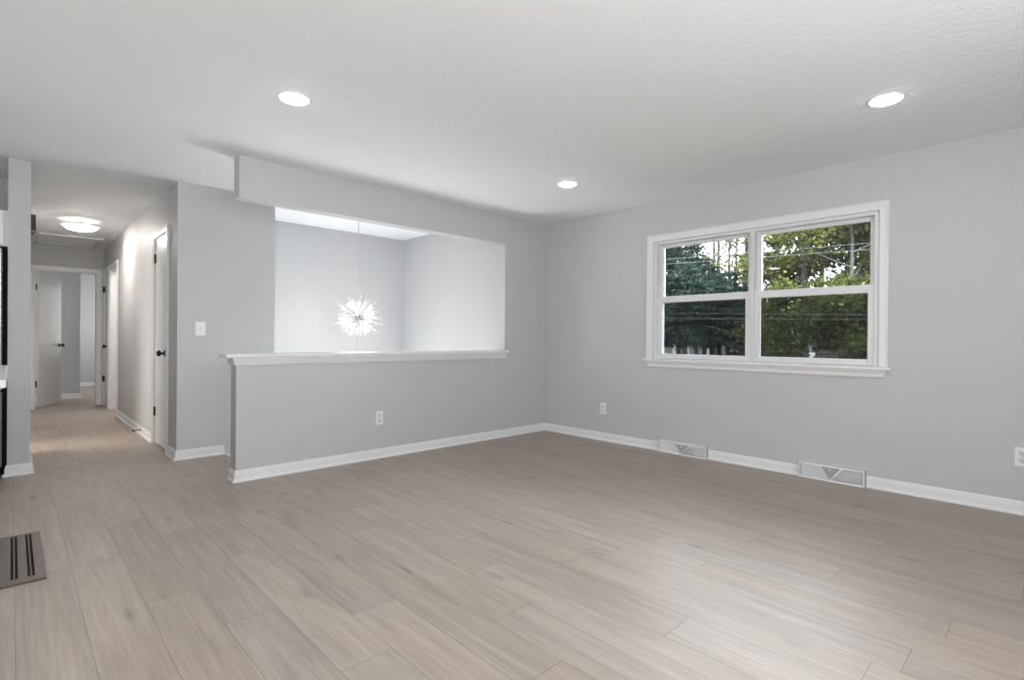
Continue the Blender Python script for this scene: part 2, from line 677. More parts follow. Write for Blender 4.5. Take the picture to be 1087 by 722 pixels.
EX0, EX1 = -4.355, -3.632
w = MB()
w.box(-5.6, EX0, YE, YE + 0.12, 0, H)
w.box(EX1, -2.6, YE, YE + 0.12, 0, H)
w.box(EX0, EX1, YE, YE + 0.12, ZD, H)
struct(w, 'wall_hall_end', M['wall'], 'grey end wall of the hall around the doorway', 'wall')
PO = (2.32, 2.94)  # unseen opening added so fill light reaches the hall
w = MB()
w.box(-4.616, -4.487, 1.335, PO[0], 0, H)
w.box(-4.616, -4.487, PO[1], YE, 0, H)
w.box(-4.616, -4.487, PO[0], PO[1], 2.055, H)
struct(w, 'wall_partition', M['wall'], 'narrow grey wall end standing at the left of the hall', 'wall')
struct(MB().box(-5.6, -3.73, 7.55, 7.67, 0, H), 'wall_room_near', M['wall'], 'grey wall seen through the doorway beside the open door', 'wall')
struct(MB().box(-5.6, -2.5, 10.2, 10.32, 0, H), 'wall_room_far', M['wall'], 'paler farthest wall seen through the doorway', 'wall')
struct(MB().box(-2.6, -2.48, 3.9, 10.2, 0, H), 'wall_room_right', M['wall'], 'grey side wall of the rooms past the hall', 'wall')
struct(MB().box(-5.72, -5.6, YE, 10.32, 0, H), 'wall_room_left', M['wall'], 'grey left wall of the room past the hall', 'wall')
struct(MB().box(XH2, -2.6, 3.9, 4.02, 0, H), 'wall_bath', M['wall'], 'grey wall inside the side room off the hall', 'wall')
struct(MB().box(-8.8, -4.616, 2.1, 2.22, 0, H), 'wall_kitchen', M['wall'], 'grey kitchen wall above the refrigerator cabinet', 'wall')

# outer shell behind the camera recessed behind the two added area fills
w = MB()
w.box(-8.95, 0, -5.55, -5.4, 0, 0.7)
w.box(-8.95, 0, -5.55, -5.4, 2.2, H)
w.box(-8.95, -5.1, -5.55, -5.4, 0.7, 2.2)
w.box(-2.1, 0, -5.55, -5.4, 0.7, 2.2)
w.box(-5.1, -2.1, -5.55, -5.48, 0.7, 2.2)
struct(w, 'wall_rear', M['wall'], 'grey wall behind the viewer', 'wall')
w = MB()
w.box(-8.95, -8.8, -5.4, -4.7, 0, H)
w.box(-8.95, -8.8, -2.1, 10.45, 0, H)
w.box(-8.95, -8.8, -4.7, -2.1, 2.15, H)
w.box(-8.95, -8.85, -4.7, -2.1, 0, 2.15)
struct(w, 'wall_left', M['wall'], 'grey wall beyond the kitchen', 'wall')
struct(MB().box(-8.8, 0, 10.32, 10.45, 0, H), 'wall_far_outer', M['wall'], 'outer wall beyond the far room', 'wall')

# stairs going down behind the half wall
w = MB()
for i in range(6):
    x0 = -3.17 + 0.25 * i
    w.box(x0, x0 + 0.25 + (0 if i < 5 else 0.74), WT, YS, -1.3, -0.186 * (i + 1))
struct(w, 'stairs', M['floor'], 'steps going down behind the half wall', 'stairs')
struct(MB().box(-2.73, XST, YS, YST, -1.4, -1.3), 'floor_landing', M['floor'], 'lower entry floor below the pendant', 'floor')
tr = MB()
tr.add([(-3.168, YS - 0.014, -0.0), (-3.168, YS, 0.0), (-2.75, YS - 0.014, -0.31), (-2.75, YS, -0.31),
        (-3.168, YS - 0.014, -0.25), (-3.168, YS, -0.25), (-2.75, YS - 0.014, -0.56), (-2.75, YS, -0.56)],
       [(0, 1, 3, 2), (4, 6, 7, 5), (0, 2, 6, 4), (1, 5, 7, 3), (0, 4, 5, 1), (2, 3, 7, 6)])
tr.box(-3.168, -3.150, WT, YS, -0.03, 0.004)
struct(tr, 'trim_4', M['trim'], 'white stair skirt and nosing at the top step', 'trim')

# ------------------------------------------------------------------ baseboards
BB = [(0, 0), (0.026, 0), (0.026, 0.008), (0.021, 0.017), (0.014, 0.021), (0.013, 0.058), (0.010, 0.064), (0.009, 0.074), (0.004, 0.083), (0, 0.085)]


def baseboard(name, path, left, label):
    o = build(MB().sweep(path, BB, left), name, M['trim'])
    tag(o, label, 'baseboard', kind='structure')


baseboard('baseboard_back', [(-0.0, 0), (XHE, 0), (XHE, WT)], True, 'white baseboard along the half wall')
R1 = (-1.545, -2.036)
R2 = (-2.797, -3.250)
baseboard('baseboard_right', [(0, R1[0] - 0.002), (0, 0)], True, 'white baseboard from the corner to the first baseboard vent')
baseboard('baseboard_right', [(0, R2[0] + 0.002), (0, R1[1] - 0.002)], True, 'white baseboard between the two baseboard vents')
baseboard('baseboard_right', [(0, -5.4), (0, R2[1] - 0.002)], True, 'white baseboard right of the second baseboard vent')
baseboard('baseboard_switch', [(-3.172, YS), (XH, YS), (XH, 1.412)], True, 'white baseboard below the light switch')
baseboard('baseboard_hall', [(XH, 2.130), (XH, 4.575)], True, 'white baseboard along the hall between the closet and far doors')
baseboard('baseboard_partition', [(-4.487, YE), (-4.487, PO[1] + 0.06)], True, 'white baseboard on the left side of the hall')
baseboard('baseboard_partition', [(-4.487, PO[0] - 0.06), (-4.487, 1.335), (-4.616, 1.335), (-4.616, 1.345)], True, 'white baseboard wrapping the wall end by the hall')
baseboard('baseboard_near_room', [(-5.6, 7.55), (-3.73, 7.55), (-3.73, 7.67)], False, 'white baseboard on the nearer wall past the doorway')
baseboard('baseboard_far_room', [(-5.6, 10.2), (-2.6, 10.2)], False, 'white baseboard on the farthest wall past the doorway')

# ------------------------------------------------------------------ half wall cap
cap = empty('trim_1', (-2.0, 0, 0.925))
tag(cap, 'white moulded cap on top of the half wall', 'wall cap', kind='structure')
b = MB()
b.bbox(-3.462, XO - 0.001, -0.040, WT + 0.038, 0.926, 0.954, 0.005)
b.bbox(XO - 0.004, -0.622, -0.040, -0.001, 0.926, 0.954, 0.005)
build(b, 'cap_board', M['trim'], cap)
CP = [(0, 0.926), (0.030, 0.926), (0.030, 0.916), (0.026, 0.912), (0.024, 0.902), (0.020, 0.898), (0.018, 0.886), (0.014, 0.880), (0.012, 0.870), (0, 0.868)]
build(MB().sweep([(-0.640, 0), (XHE, 0), (XHE, WT), (XO, WT)], CP, True), 'cap_moulding', M['trim'], cap)

# ------------------------------------------------------------------ window
win = empty('window_1', (0, (WY0 + WY1) / 2, WZ0))
tag(win, 'wide white double window of two sliding units looking onto trees', 'window', kind='structure')
b = MB()
b.bbox(-0.017, 0.0, WY1, -1.384, WZ0 + 0.012, 2.110, 0.003)
b.bbox(-0.017, 0.0, -3.376, WY0, WZ0 + 0.012, 2.110, 0.003)
b.bbox(-0.017, 0.0, WY0, WY1, WZ1, 2.110, 0.003)
# raised outer bead
for a in ((-1.398, -1.384, WZ0 + 0.012, 2.110), (-3.376, -3.362, WZ0 + 0.012, 2.110)):
    b.bbox(-0.022, -0.015, a[0], a[1], a[2], a[3], 0.003)
b.bbox(-0.022, -0.015, -3.362, -1.398, 2.096, 2.110, 0.003)
build(b, 'casing', M['trim'], win)
b = MB()
b.bbox(-0.050, 0.03, -3.397, -1.372, WZ0 - 0.012, WZ0 + 0.012, 0.005)
build(b, 'sill', M['trim'], win)
b = MB()
AP = [(0, 0.872), (0.034, 0.872), (0.033, 0.862), (0.024, 0.848), (0.021, 0.834), (0.022, 0.826), (0.016, 0.818), (0.012, 0.812), (0, 0.810)]
for i, yy in enumerate((-3.352, -1.402)):
    pass
vs = []
for yy, sgn in ((-3.345, -1), (-1.412, 1)):
    for (o_, z_) in AP:
        vs.append((-o_, yy + sgn * (z_ - 0.812) * 0.5, z_))
k = len(AP)
b.add(vs, [(j, (j + 1) % k, k + (j + 1) % k, k + j) for j in range(k)] + [tuple(range(k)), tuple(k + j for j in range(k))][::-1])
build(b, 'apron', M['trim'], win)
b = MB()   # outer frame and mullion
XF0, XF1 = 0.006, 0.155
b.box(XF0, XF1, WY1 - 0.032, WY1, WZ0 + 0.012, WZ1)
b.box(XF0, XF1, WY0, WY0 + 0.032, WZ0 + 0.012, WZ1)
b.box(XF0, XF1, WY0 + 0.032, WY1 - 0.032, WZ1 - 0.026, WZ1)
b.box(0.030, XF1, WY0 + 0.032, WY1 - 0.032, WZ0 + 0.004, WZ0 + 0.030)
b.box(XF0, XF1, -2.418, -2.403, WZ0 + 0.03, WZ1 - 0.026)
b.box(XF0, XF1, -2.400, -2.385, WZ0 + 0.03, WZ1 - 0.026)
b.box(0.014, XF1, -2.403, -2.400, WZ0 + 0.03, WZ1 - 0.026)
build(b, 'window_frame', M['vinyl'], win)


def sash(nm, y0, y1, z0, z1, x, side, top, bot):
    """y0<y1 outer edges"""
    t = 0.036
    s = MB()
    s.bbox(x, x + t, y0, y0 + side, z0, z1, 0.004)
    s.bbox(x, x + t, y1 - side, y1, z0, z1, 0.004)
    s.bbox(x, x + t, y0 + side, y1 - side, z1 - top, z1, 0.004)
    s.bbox(x, x + t, y0 + side, y1 - side, z0, z0 + bot, 0.004)
    so = build(s, nm, M['vinyl'], win)
    g = build(MB().box(x + 0.014, x + 0.018, y0 + side - 0.004, y1 - side + 0.004, z0 + bot - 0.004, z1 - top + 0.004), 'pane', M['glass'], so)
    return so


for (y0, y1) in ((-2.385, WY1 - 0.032), (WY0 + 0.032, -2.418)):
    sash('upper_sash', y0, y1, 1.468, 2.019, 0.066, 0.040, 0.028, 0.044)
    lo = sash('lower_sash', y0, y1, 0.902, 1.508, 0.022, 0.044, 0.062, 0.045)
    sc_ = build(MB().box(0.128, 0.129, y0, y1, 0.905, 1.49), 'insect_screen', M['screen'], win)


# ------------------------------------------------------------------ doors
def knob(parent, x, y, z, direction, nm='knob'):
    """round knob on a rose, projecting along direction"""
    d = Vector(direction)
    prof = [(0.031, 0.0), (0.032, 0.004), (0.030, 0.009), (0.014, 0.011), (0.011, 0.018), (0.011, 0.030), (0.017, 0.034),
            (0.026, 0.041), (0.029, 0.050), (0.027, 0.059), (0.019, 0.066), (0.006, 0.069)]
    mbk = MB().lathe(prof, 20)
    q = Vector((0, 0, 1)).rotation_difference(d)
    mbk.v = [tuple(q @ Vector(p) + Vector((x, y, z))) for p in mbk.v]
    return build(mbk, nm, M['black'], parent, smooth=False)


def hinge(parent, x0, x1, y0, y1, z):
    h = MB().bbox(x0, x1, y0, y1, z - 0.045, z + 0.045, 0.002)
    return build(h, 'hinge', M['black'], parent)


def casing_x(mb, xf, y0, y1, zt, wd=0.058, th=0.016, skip=()):
    """casing on a wall face x = xf, room at smaller x"""
    if 'near' not in skip:
        mb.bbox(xf - th, xf, y0 - wd, y0, 0, zt + wd, 0.004)
        mb.bbox(xf - th - 0.005, xf - th + 0.002, y0 - wd, y0 - wd + 0.014, 0, zt + wd, 0.003)
    mb.bbox(xf - th, xf, y1, y1 + wd, 0, zt + wd, 0.004)
    mb.bbox(xf - th - 0.005, xf - th + 0.002, y1 + wd - 0.014, y1 + wd, 0, zt + wd, 0.003)
    mb.bbox(xf - th, xf, y0, y1, zt, zt + wd, 0.004)
    mb.bbox(xf - th - 0.005, xf - th + 0.002, y0 - wd, y1 + wd, zt + wd - 0.014, zt + wd, 0.003)


# closet door beside the switch wall
d1 = empty('door_1', (XH, (DO[0][0] + DO[0][1]) / 2, 0))
tag(d1, 'closed white closet door at the near end of the hall', 'door', kind='structure')
c = MB()
casing_x(c, XH, DO[0][0], DO[0][1], ZD)
c.box(XH, XH2, DO[0][0], DO[0][0] + 0.012, 0, ZD)
c.box(XH, XH2, DO[0][1] - 0.012, DO[0][1], 0, ZD)
c.box(XH, XH2, DO[0][0] + 0.012, DO[0][1] - 0.012, ZD - 0.012, ZD)
build(c, 'door_frame', M['trim'], d1)
s1 = build(MB().bbox(XH + 0.004, XH + 0.040, DO[0][0] + 0.015, DO[0][1] - 0.015, 0.016, ZD - 0.015, 0.003), 'slab', M['door'], d1)
knob(s1, XH + 0.004, 1.605, 0.922, (-1, 0, 0))
for z in (1.86, 0.33):
    hinge(d1, XH - 0.012, XH + 0.004, DO[0][1] - 0.022, DO[0][1] + 0.010, z)

# bathroom doorway with its door swung inwards
d2 = empty('door_2', (XH, 5.03, 0))
tag(d2, 'white doorway on the hall right wall with its door swung inwards', 'door', kind='structure')
c = MB()
casing_x(c, XH, DO[1][0], DO[1][1], ZD)
c.box(XH, XH2, DO[1][0], DO[1][0] + 0.012, 0, ZD)
c.box(XH, XH2, DO[1][1] - 0.012, DO[1][1], 0, ZD)
c.box(XH, XH2, DO[1][0] + 0.012, DO[1][1] - 0.012, ZD - 0.012, ZD)
build(c, 'door_frame', M['trim'], d2)
s2 = build(MB().bbox(XH2 + 0.004, XH2 + 0.72, DO[1][1] - 0.05, DO[1][1] - 0.014, 0.012, ZD - 0.018, 0.003), 'slab', M['door'], d2)
knob(s2, XH2 + 0.66, DO[1][1] - 0.05, 0.92, (0, -1, 0))

# linen closet door by the end wall
d3 = empty('door_3', (XH, 5.8, 0))
tag(d3, 'narrow closed white linen door beside the end wall of the hall', 'door', kind='structure')
c = MB()
casing_x(c, XH, DO[2][0], DO[2][1], ZD, wd=0.055)
c.box(XH, XH2, DO[2][0], DO[2][0] + 0.012, 0, ZD)
c.box(XH, XH2, DO[2][1] - 0.012, DO[2][1], 0, ZD)
c.box(XH, XH2, DO[2][0] + 0.012, DO[2][1] - 0.012, ZD - 0.012, ZD)
build(c, 'door_frame', M['trim'], d3)
s3 = build(MB().bbox(XH + 0.006, XH + 0.040, DO[2][0] + 0.015, DO[2][1] - 0.015, 0.016, ZD - 0.015, 0.003), 'slab', M['door'], d3)
knob(s3, XH + 0.006, 5.64, 0.925, (-1, 0, 0))
for z in (1.80, 0.42):
    hinge(d3, XH - 0.026, XH + 0.004, DO[2][1] - 0.03, DO[2][1] + 0.012, z)

# unseen doorway added on the hall's left side to pass fill light
d5 = empty('added_doorway', (-4.487, 2.63, 0))
tag(d5, 'added unseen white cased doorway on the left side of the hall', 'door', kind='structure')
c = MB()
for a, b_ in ((PO[0] - 0.058, PO[0]), (PO[1], PO[1] + 0.058)):
    c.bbox(-4.487, -4.471, a, b_, 0, 2.055 + 0.058, 0.003)
c.bbox(-4.487, -4.471, PO[0], PO[1], 2.055, 2.055 + 0.058, 0.003)
c.box(-4.616, -4.487, PO[0], PO[0] + 0.012, 0, 2.055)
c.box(-4.616, -4.487, PO[1] - 0.012, PO[1], 0, 2.055)
build(c, 'door_frame', M['trim'], d5)

# end doorway
d4 = empty('door_4', ((EX0 + EX1) / 2, YE, 0))
tag(d4, 'open white door in the doorway at the end of the hall', 'door', kind='structure')
c = MB()
wd, th = 0.060, 0.016
c.bbox(EX0 - wd, EX0, YE - th, YE, 0, ZD + wd, 0.004)
c.bbox(EX1, EX1 + wd, YE - th, YE, 0, ZD + wd, 0.004)
c.bbox(EX0, EX1, YE - th, YE, ZD, ZD + wd, 0.004)
c.bbox(EX0 - wd, EX1 + wd, YE - th - 0.005, YE - th + 0.002, ZD + wd - 0.014, ZD + wd, 0.003)
c.box(EX0, EX0 + 0.012, YE, YE + 0.12, 0, ZD)
c.box(EX1 - 0.012, EX1, YE, YE + 0.12, 0, ZD)
c.box(EX0 + 0.012, EX1 - 0.012, YE, YE + 0.12, ZD - 0.012, ZD)
build(c, 'door_frame', M['trim'], d4)
ang = math.radians(65)
hp = Vector((EX0 + 0.016, YE + 0.125, 0))
rot = Matrix.Rotation(ang, 4, 'Z')
sm = MB().bbox(0.004, 0.690, -0.036, 0, 0.014, ZD - 0.016, 0.003)
sm.v = [tuple(rot @ Vector(p) + hp) for p in sm.v]
s4 = build(sm, 'slab', M['door'], d4)
for sg, y_ in ((-1, -0.036), (1, 0.0)):
    kp = rot @ Vector((0.630, y_, 0.93)) + hp
    dv = rot @ Vector((0, sg, 0))
    knob(s4, kp.x, kp.y, kp.z, dv)
for z in (1.80, 0.36):
    hinge(d4, EX0 + 0.010, EX0 + 0.032, YE + 0.06, YE + 0.118, z)

# ------------------------------------------------------------------ electrical plates
def make_outlet(name, loc, rz, label):
    t = empty(name, loc, rz)
    tag(t, label, 'outlet', 'wall outlets')
    pl = MB().bbox(-0.036, 0.036, -0.006, 0, -0.060, 0.060, 0.003)
    po = build(pl, 'cover_plate', M['plate'], t, world=False)
    for zc in (0.024, -0.024):
        so = build(MB().bbox(-0.018, 0.018, -0.009, -0.005, zc - 0.016, zc + 0.016, 0.002), 'socket', M['socket'], t, world=False)
        sl = MB()
        sl.box(-0.009, -0.006, -0.0095, -0.0085, zc - 0.002, zc + 0.008)
        sl.box(0.006, 0.009, -0.0095, -0.0085, zc - 0.001, zc + 0.007)
        sl.box(-0.003, 0.003, -0.0095, -0.0085, zc - 0.011, zc - 0.005)
        build(sl, 'slots', M['slot'], so, world=False)
    build(MB().lathe([(0.004, -0.006), (0.004, -0.0075), (0.002, -0.008)], 10, axis='Y'), 'screw', M['steel'], t, world=False)
    return t


o1 = make_outlet('wall_outlet', (-2.197, 0, 0.362), 0, 'white wall outlet low on the half wall')
o2 = copy_tree(o1)
o2.location = (0, -0.853, 0.343)
o2.rotation_euler = (0, 0, -PI / 2)
o2['label'] = 'white wall outlet below and left of the window'
o3 = copy_tree(o1)
o3.location = (0, -4.076, 0.362)
o3.rotation_euler = (0, 0, -PI / 2)
o3['label'] = 'white wall outlet cut off at the right edge of the picture'

t = empty('light_switch', (-3.371, YS, 1.153))
tag(t, 'white toggle switch plate on the grey wall beside the hall', 'light switch')
build(MB().bbox(-0.040, 0.040, -0.006, 0, -0.062, 0.062, 0.003), 'cover_plate', M['plate'], t, world=False)
tg = MB()
tg.bbox(-0.006, 0.006, -0.009, -0.005, -0.013, 0.013, 0.001)
tg.bbox(-0.004, 0.004, -0.018, -0.007, 0.001, 0.010, 0.001)
build(tg, 'toggle', M['socket'], t, world=False)
for z in (0.042, -0.042):
    build(MB().lathe([(0.004, -0.006), (0.004, -0.0075), (0.002, -0.008)], 10, origin=(0, 0, z), axis='Y'), 'screw', M['socket'], t, world=False)


# ------------------------------------------------------------------ baseboard registers
def make_register(loc, W_, Ht, label):
    """local: wall at y = 0, facing -y, centred on x"""
    t = empty('baseboard_register', loc, -PI / 2)
    tag(t, label, 'vent', 'white baseboard vents')
    hw = W_ / 2
    D0, D1 = 0.052, 0.040      # depth at foot and head

    def yf(z):
        return -(D0 + (D1 - D0) * z / Ht)

    def slab(mb, pts, d=0.006, lift=0.0):
        """flat bar on the tilted front: polygon of (x, z)"""
        n = len(pts)
        vs = [(x, yf(z) - lift, z) for x, z in pts] + [(x, yf(z) + d, z) for x, z in pts]
        mb.add(vs, [tuple(range(n)), tuple(range(2 * n - 1, n - 1, -1))] + [(i, (i + 1) % n, n + (i + 1) % n, n + i) for i in range(n)])
    f = MB()
    bw = 0.014
    slab(f, [(-hw, 0), (hw, 0), (hw, bw), (-hw, bw)], 0.012)
    slab(f, [(-hw, Ht - bw), (hw, Ht - bw), (hw, Ht), (-hw, Ht)], 0.012)
    slab(f, [(-hw, bw), (-hw + bw, bw), (-hw + bw, Ht - bw), (-hw, Ht - bw)], 0.012)
    slab(f, [(hw - bw, bw), (hw, bw), (hw, Ht - bw), (hw - bw, Ht - bw)], 0.012)
    # the casing's top and ends, back to the wall
    f.bbox(-hw, hw, -D1 + 0.001, -0.001, Ht - 0.004, Ht, 0.001)
    f.add([(-hw, yf(0), 0), (-hw, -0.001, 0), (-hw, -0.001, Ht), (-hw, yf(Ht), Ht), (-hw + 0.004, yf(0), 0), (-hw + 0.004, -0.001, 0), (-hw + 0.004, -0.001, Ht), (-hw + 0.004, yf(Ht), Ht)],
          [(0, 1, 2, 3), (7, 6, 5, 4), (0, 4, 5, 1), (1, 5, 6, 2), (2, 6, 7, 3), (3, 7, 4, 0)])
    f.add([(hw - 0.004, yf(0), 0), (hw - 0.004, -0.001, 0), (hw - 0.004, -0.001, Ht), (hw - 0.004, yf(Ht), Ht), (hw, yf(0), 0), (hw, -0.001, 0), (hw, -0.001, Ht), (hw, yf(Ht), Ht)],
          [(0, 1, 2, 3), (7, 6, 5, 4), (0, 4, 5, 1), (1, 5, 6, 2), (2, 6, 7, 3), (3, 7, 4, 0)])
    build(f, 'frame', M['vent'], t, world=False)
    v = MB()
    vw = 0.068
    s_ = 0.015
    zt, zb = Ht - bw, bw
    slab(v, [(-vw - s_, zt), (-vw + s_ * 0.4, zt), (0.006, zb), (-0.006, zb)], 0.008, 0.001)
    slab(v, [(vw - s_ * 0.4, zt), (vw + s_, zt), (0.006, zb), (-0.006, zb)], 0.008, 0.001)
    build(v, 'v_brace', M['vent'], t, world=False)
    for sg, nm in ((-1, 'grille'), (1, 'grille')):
        g = MB()
        n = 22
        for i in range(n):
            x = 0.014 + (hw - bw - 0.016) * (i + 0.5) / n
            zlo = zb
            zhi = zt
            if x < vw:
                zhi = zb + (zt - zb) * x / vw
            if zhi - zlo < 0.006:
                continue
            # slanted fin, all leaning the same way as the brace arm
            dx = -0.006
            a = [(sg * x, zlo), (sg * x, zhi)]
            vs = []
            for (xx, zz) in a:
                for (ox, oy) in ((0, 0.004), (0.0012, 0.004), (dx * sg + 0.0012, 0.016), (dx * sg, 0.016)):
                    vs.append((xx + ox, yf(zz) + oy, zz))
            g.add(vs, [(0, 1, 2, 3), (7, 6, 5, 4), (0, 4, 5, 1), (1, 5, 6, 2), (2, 6, 7, 3), (3, 7, 4, 0)])
        # fine cross wires and a backing sheet
        x0, x1 = sorted((sg * 0.004, sg * (hw - bw)))
        g.box(x0, x1, -D1 + 0.022, -D1 + 0.024, zb, zt)
        build(g, nm, M['ventmesh'], t, world=False)
    dm = MB()
    slab(dm, [(-vw + 0.003, zt), (0, zb + 0.004), (vw - 0.003, zt)], -0.006, -0.008)
    build(dm, 'damper', M['ventdark'], t, world=False)
    lv = MB()
    zl = Ht - 0.030
    lv.tube([(0, yf(zl) + 0.008, zl + 0.016), (0, yf(zl) - 0.004, zl + 0.012), (0, yf(zl) - 0.010, zl - 0.008)], [0.0025, 0.003, 0.004], 8)
    build(lv, 'lever', M['vent'], t, world=False)
    return t


make_register((0, (R1[0] + R1[1]) / 2, 0.001), R1[0] - R1[1], 0.110, 'white baseboard vent with a V brace under the left half of the window')
make_register((0, (R2[0] + R2[1]) / 2, 0.001), R2[0] - R2[1], 0.122, 'white baseboard vent with a V brace under the right end of the window')

# brown floor register
fx0, fx1, fy0, fy1 = -4.790, -4.477, -1.125, -0.365
t = empty('floor_register', ((fx0 + fx1) / 2, (fy0 + fy1) / 2, 0))
tag(t, 'dark brown metal floor register with long slots at the left edge', 'floor vent')
b = MB()
slots = []
for cx in (-4.525, -4.581, -4.686, -4.742):
    slots.append((cx - 0.0125, cx + 0.0125))
slots.sort()
edges = [fx0] + [v for s_ in slots for v in s_] + [fx1]
ya, yb = fy0 + 0.062, fy1 - 0.028
for i in range(0, len(edges), 2):
    b.box(edges[i], edges[i + 1], ya, yb, 0.001, 0.009)
b.box(fx0, fx1, fy0, ya, 0.001, 0.009)
b.box(fx0, fx1, yb, fy1, 0.001, 0.009)
build(b, 'face_plate', M['bronze'], t)
b = MB()
for (a, c_) in slots:
    m_ = (a + c_) / 2
    b.box(m_ - 0.0022, m_ + 0.0022, ya, yb, 0.002, 0.0065)
build(b, 'louvres', M['bronze'], t)
build(MB().box(fx0 + 0.02, fx1 - 0.02, ya - 0.01, yb + 0.01, 0.0004, 0.0012), 'duct_opening', M['pit'], t)


# ------------------------------------------------------------------ ceiling lights
def make_downlight(loc, label):
    t = empty('recessed_light', loc)
    tag(t, label, 'ceiling light', 'round recessed lights in the living room ceiling')
    ring = MB().lathe([(0.074, 0.0), (0.087, 0.0), (0.087, -0.003), (0.084, -0.007), (0.078, -0.008), (0.074, -0.006)], 40)
    ring.f = [f for f in ring.f if len(f) == 4]
    ring.f += [(5 * 40 + k, 5 * 40 + (k + 1) % 40, (k + 1) % 40, k) for k in range(40)]
    build(ring, 'trim_ring', M['trim'], t, world=False, smooth=False)
    build(MB().lathe([(0.0775, -0.001), (0.0775, -0.008), (0.070, -0.013), (0.045, -0.017), (0.015, -0.0185)], 40), 'lens', M['lens'], t, world=False)
    return t


L0 = make_downlight((-3.440, -1.225, H), 'lit recessed light at the left, in front of the header')
for loc, lb in (((-1.10, -1.262, H), 'lit recessed light near the far corner, smallest of the ceiling lights'),
                ((-1.066, -3.552, H), 'lit recessed light at the right, above the window wall'),
                ((-5.55, -0.55, H), 'added unseen recessed light over the kitchen counter, beyond the left edge'),  # out of view, added to brighten the floor and wall end
                ((-3.42, -3.55, H), 'lit recessed light overhead behind the picture edge')):
    c_ = copy_tree(L0)
    c_.location = loc
    c_['label'] = lb

t = empty('ceiling_light', (-4.008, 3.74, H))
tag(t, 'lit semi-flush ceiling light with a shallow glass bowl in the hall', 'ceiling light')
build(MB().lathe([(0.070, -0.001), (0.073, -0.010), (0.068, -0.016), (0.030, -0.022), (0.012, -0.026)], 32), 'canopy', M['plate'], t, world=False)
build(MB().lathe([(0.009, -0.024), (0.009, -0.072), (0.022, -0.076), (0.022, -0.080)], 16), 'stem', M['nickel'], t, world=False)
build(MB().lathe([(0.148, -0.080), (0.150, -0.083), (0.127, -0.104), (0.080, -0.118), (0.030, -0.124)], 40), 'diffuser', M['halllens'], t, world=False)
build(MB().lathe([(0.022, -0.078), (0.135, -0.074), (0.148, -0.079)], 40), 'upper_glass', M['hallglass'], t, world=False)
build(MB().lathe([(0.150, -0.0745), (0.188, -0.068), (0.190, -0.071), (0.151, -0.0800)], 40), 'rim', M['plate'], t, world=False)

t = empty('attic_hatch', (-4.0, 5.5, H))
tag(t, 'flat white attic hatch panel in the hall ceiling', 'ceiling hatch')
b = MB()
X0, X1, Y0, Y1 = -4.335, -3.665, 5.02, 6.00
for a in ((X0, X1, Y0, Y0 + 0.05), (X0, X1, Y1 - 0.05, Y1), (X0, X0 + 0.05, Y0 + 0.05, Y1 - 0.05), (X1 - 0.05, X1, Y0 + 0.05, Y1 - 0.05)):
    b.bbox(a[0], a[1], a[2], a[3], H - 0.020, H, 0.003)
build(b, 'hatch_frame', M['trim'], t)
build(MB().bbox(X0 + 0.054, X1 - 0.054, Y0 + 0.054, Y1 - 0.054, H - 0.008, H, 0.002), 'panel', M['trim'], t)

# dark box high on the hall side of the partition
t = empty('wall_chime', (-4.487, 3.1, 2.2))
tag(t, 'dark grey box high on the hall wall behind the wall end', 'wall box')
b = MB()
b.bbox(-4.487, -4.418, 3.0, 3.22, 2.150, 2.315, 0.003)
build(b, 'housing', M['darkbox'], t)
build(MB().bbox(-4.487, -4.424, 3.0, 3.22, 2.128, 2.146, 0.003), 'ledge', M['darkbox'], t)
build(MB().bbox(-4.468, -4.426, 3.004, 3.216, 2.145, 2.151, 0.001), 'light_strip', M['plate'], t)

# door stop in the hall
t = empty('door_stop', (XH - 0.010, 2.75, 0.05))
tag(t, 'black spring door stop on the hall baseboard', 'door stop')
sp = []
for i in range(49):
    a = i / 48 * 2 * PI * 8
    sp.append((-0.004 - 0.062 * i / 48, 0.006 * math.cos(a), 0.006 * math.sin(a)))
b = MB().tube(sp, 0.0018, 6)
b.tube([(-0.004, 0, 0), (-0.066, 0, 0)], 0.0045, 8)
build(b, 'spring', M['black'], t, world=False)
build(MB().lathe([(0.011, -0.0015), (0.011, -0.008), (0.006, -0.010)], 14, axis='X'), 'base', M['black'], t, world=False)
build(MB().lathe([(0.008, -0.064), (0.009, -0.074), (0.006, -0.080)], 14, axis='X'), 'tip', M['rubber'], t, world=False)

# ------------------------------------------------------------------ kitchen edge at the far left
t = empty('refrigerator', (-5.08, 1.7, 0))
tag(t, 'black refrigerator with a steel door edge behind the counter at far left', 'refrigerator')
build(MB().bbox(-5.55, -4.618, 1.352, 2.05, 0.02, 1.745, 0.004), 'body', M['fridge'], t)
for (a, b_) in ((-5.54, -5.095), (-5.088, -4.645)):
    dd = build(MB().bbox(a, b_, 1.298, 1.350, 0.66, 1.745, 0.008), 'door', M['steel'], t)
    hx = b_ - 0.05 if a < -5.3 else a + 0.05
    build(MB().tube([(hx, 1.298, 0.85), (hx, 1.262, 0.88), (hx, 1.262, 1.52), (hx, 1.298, 1.55)], 0.010, 10), 'handle', M['steel'], dd)
dd = build(MB().bbox(-5.54, -4.645, 1.298, 1.350, 0.08, 0.652, 0.008), 'freezer_drawer', M['steel'], t)
build(MB().tube([(-5.45, 1.298, 0.57), (-5.42, 1.262, 0.57), (-4.77, 1.262, 0.57), (-4.74, 1.298, 0.57)], 0.010, 10), 'handle', M['steel'], dd)

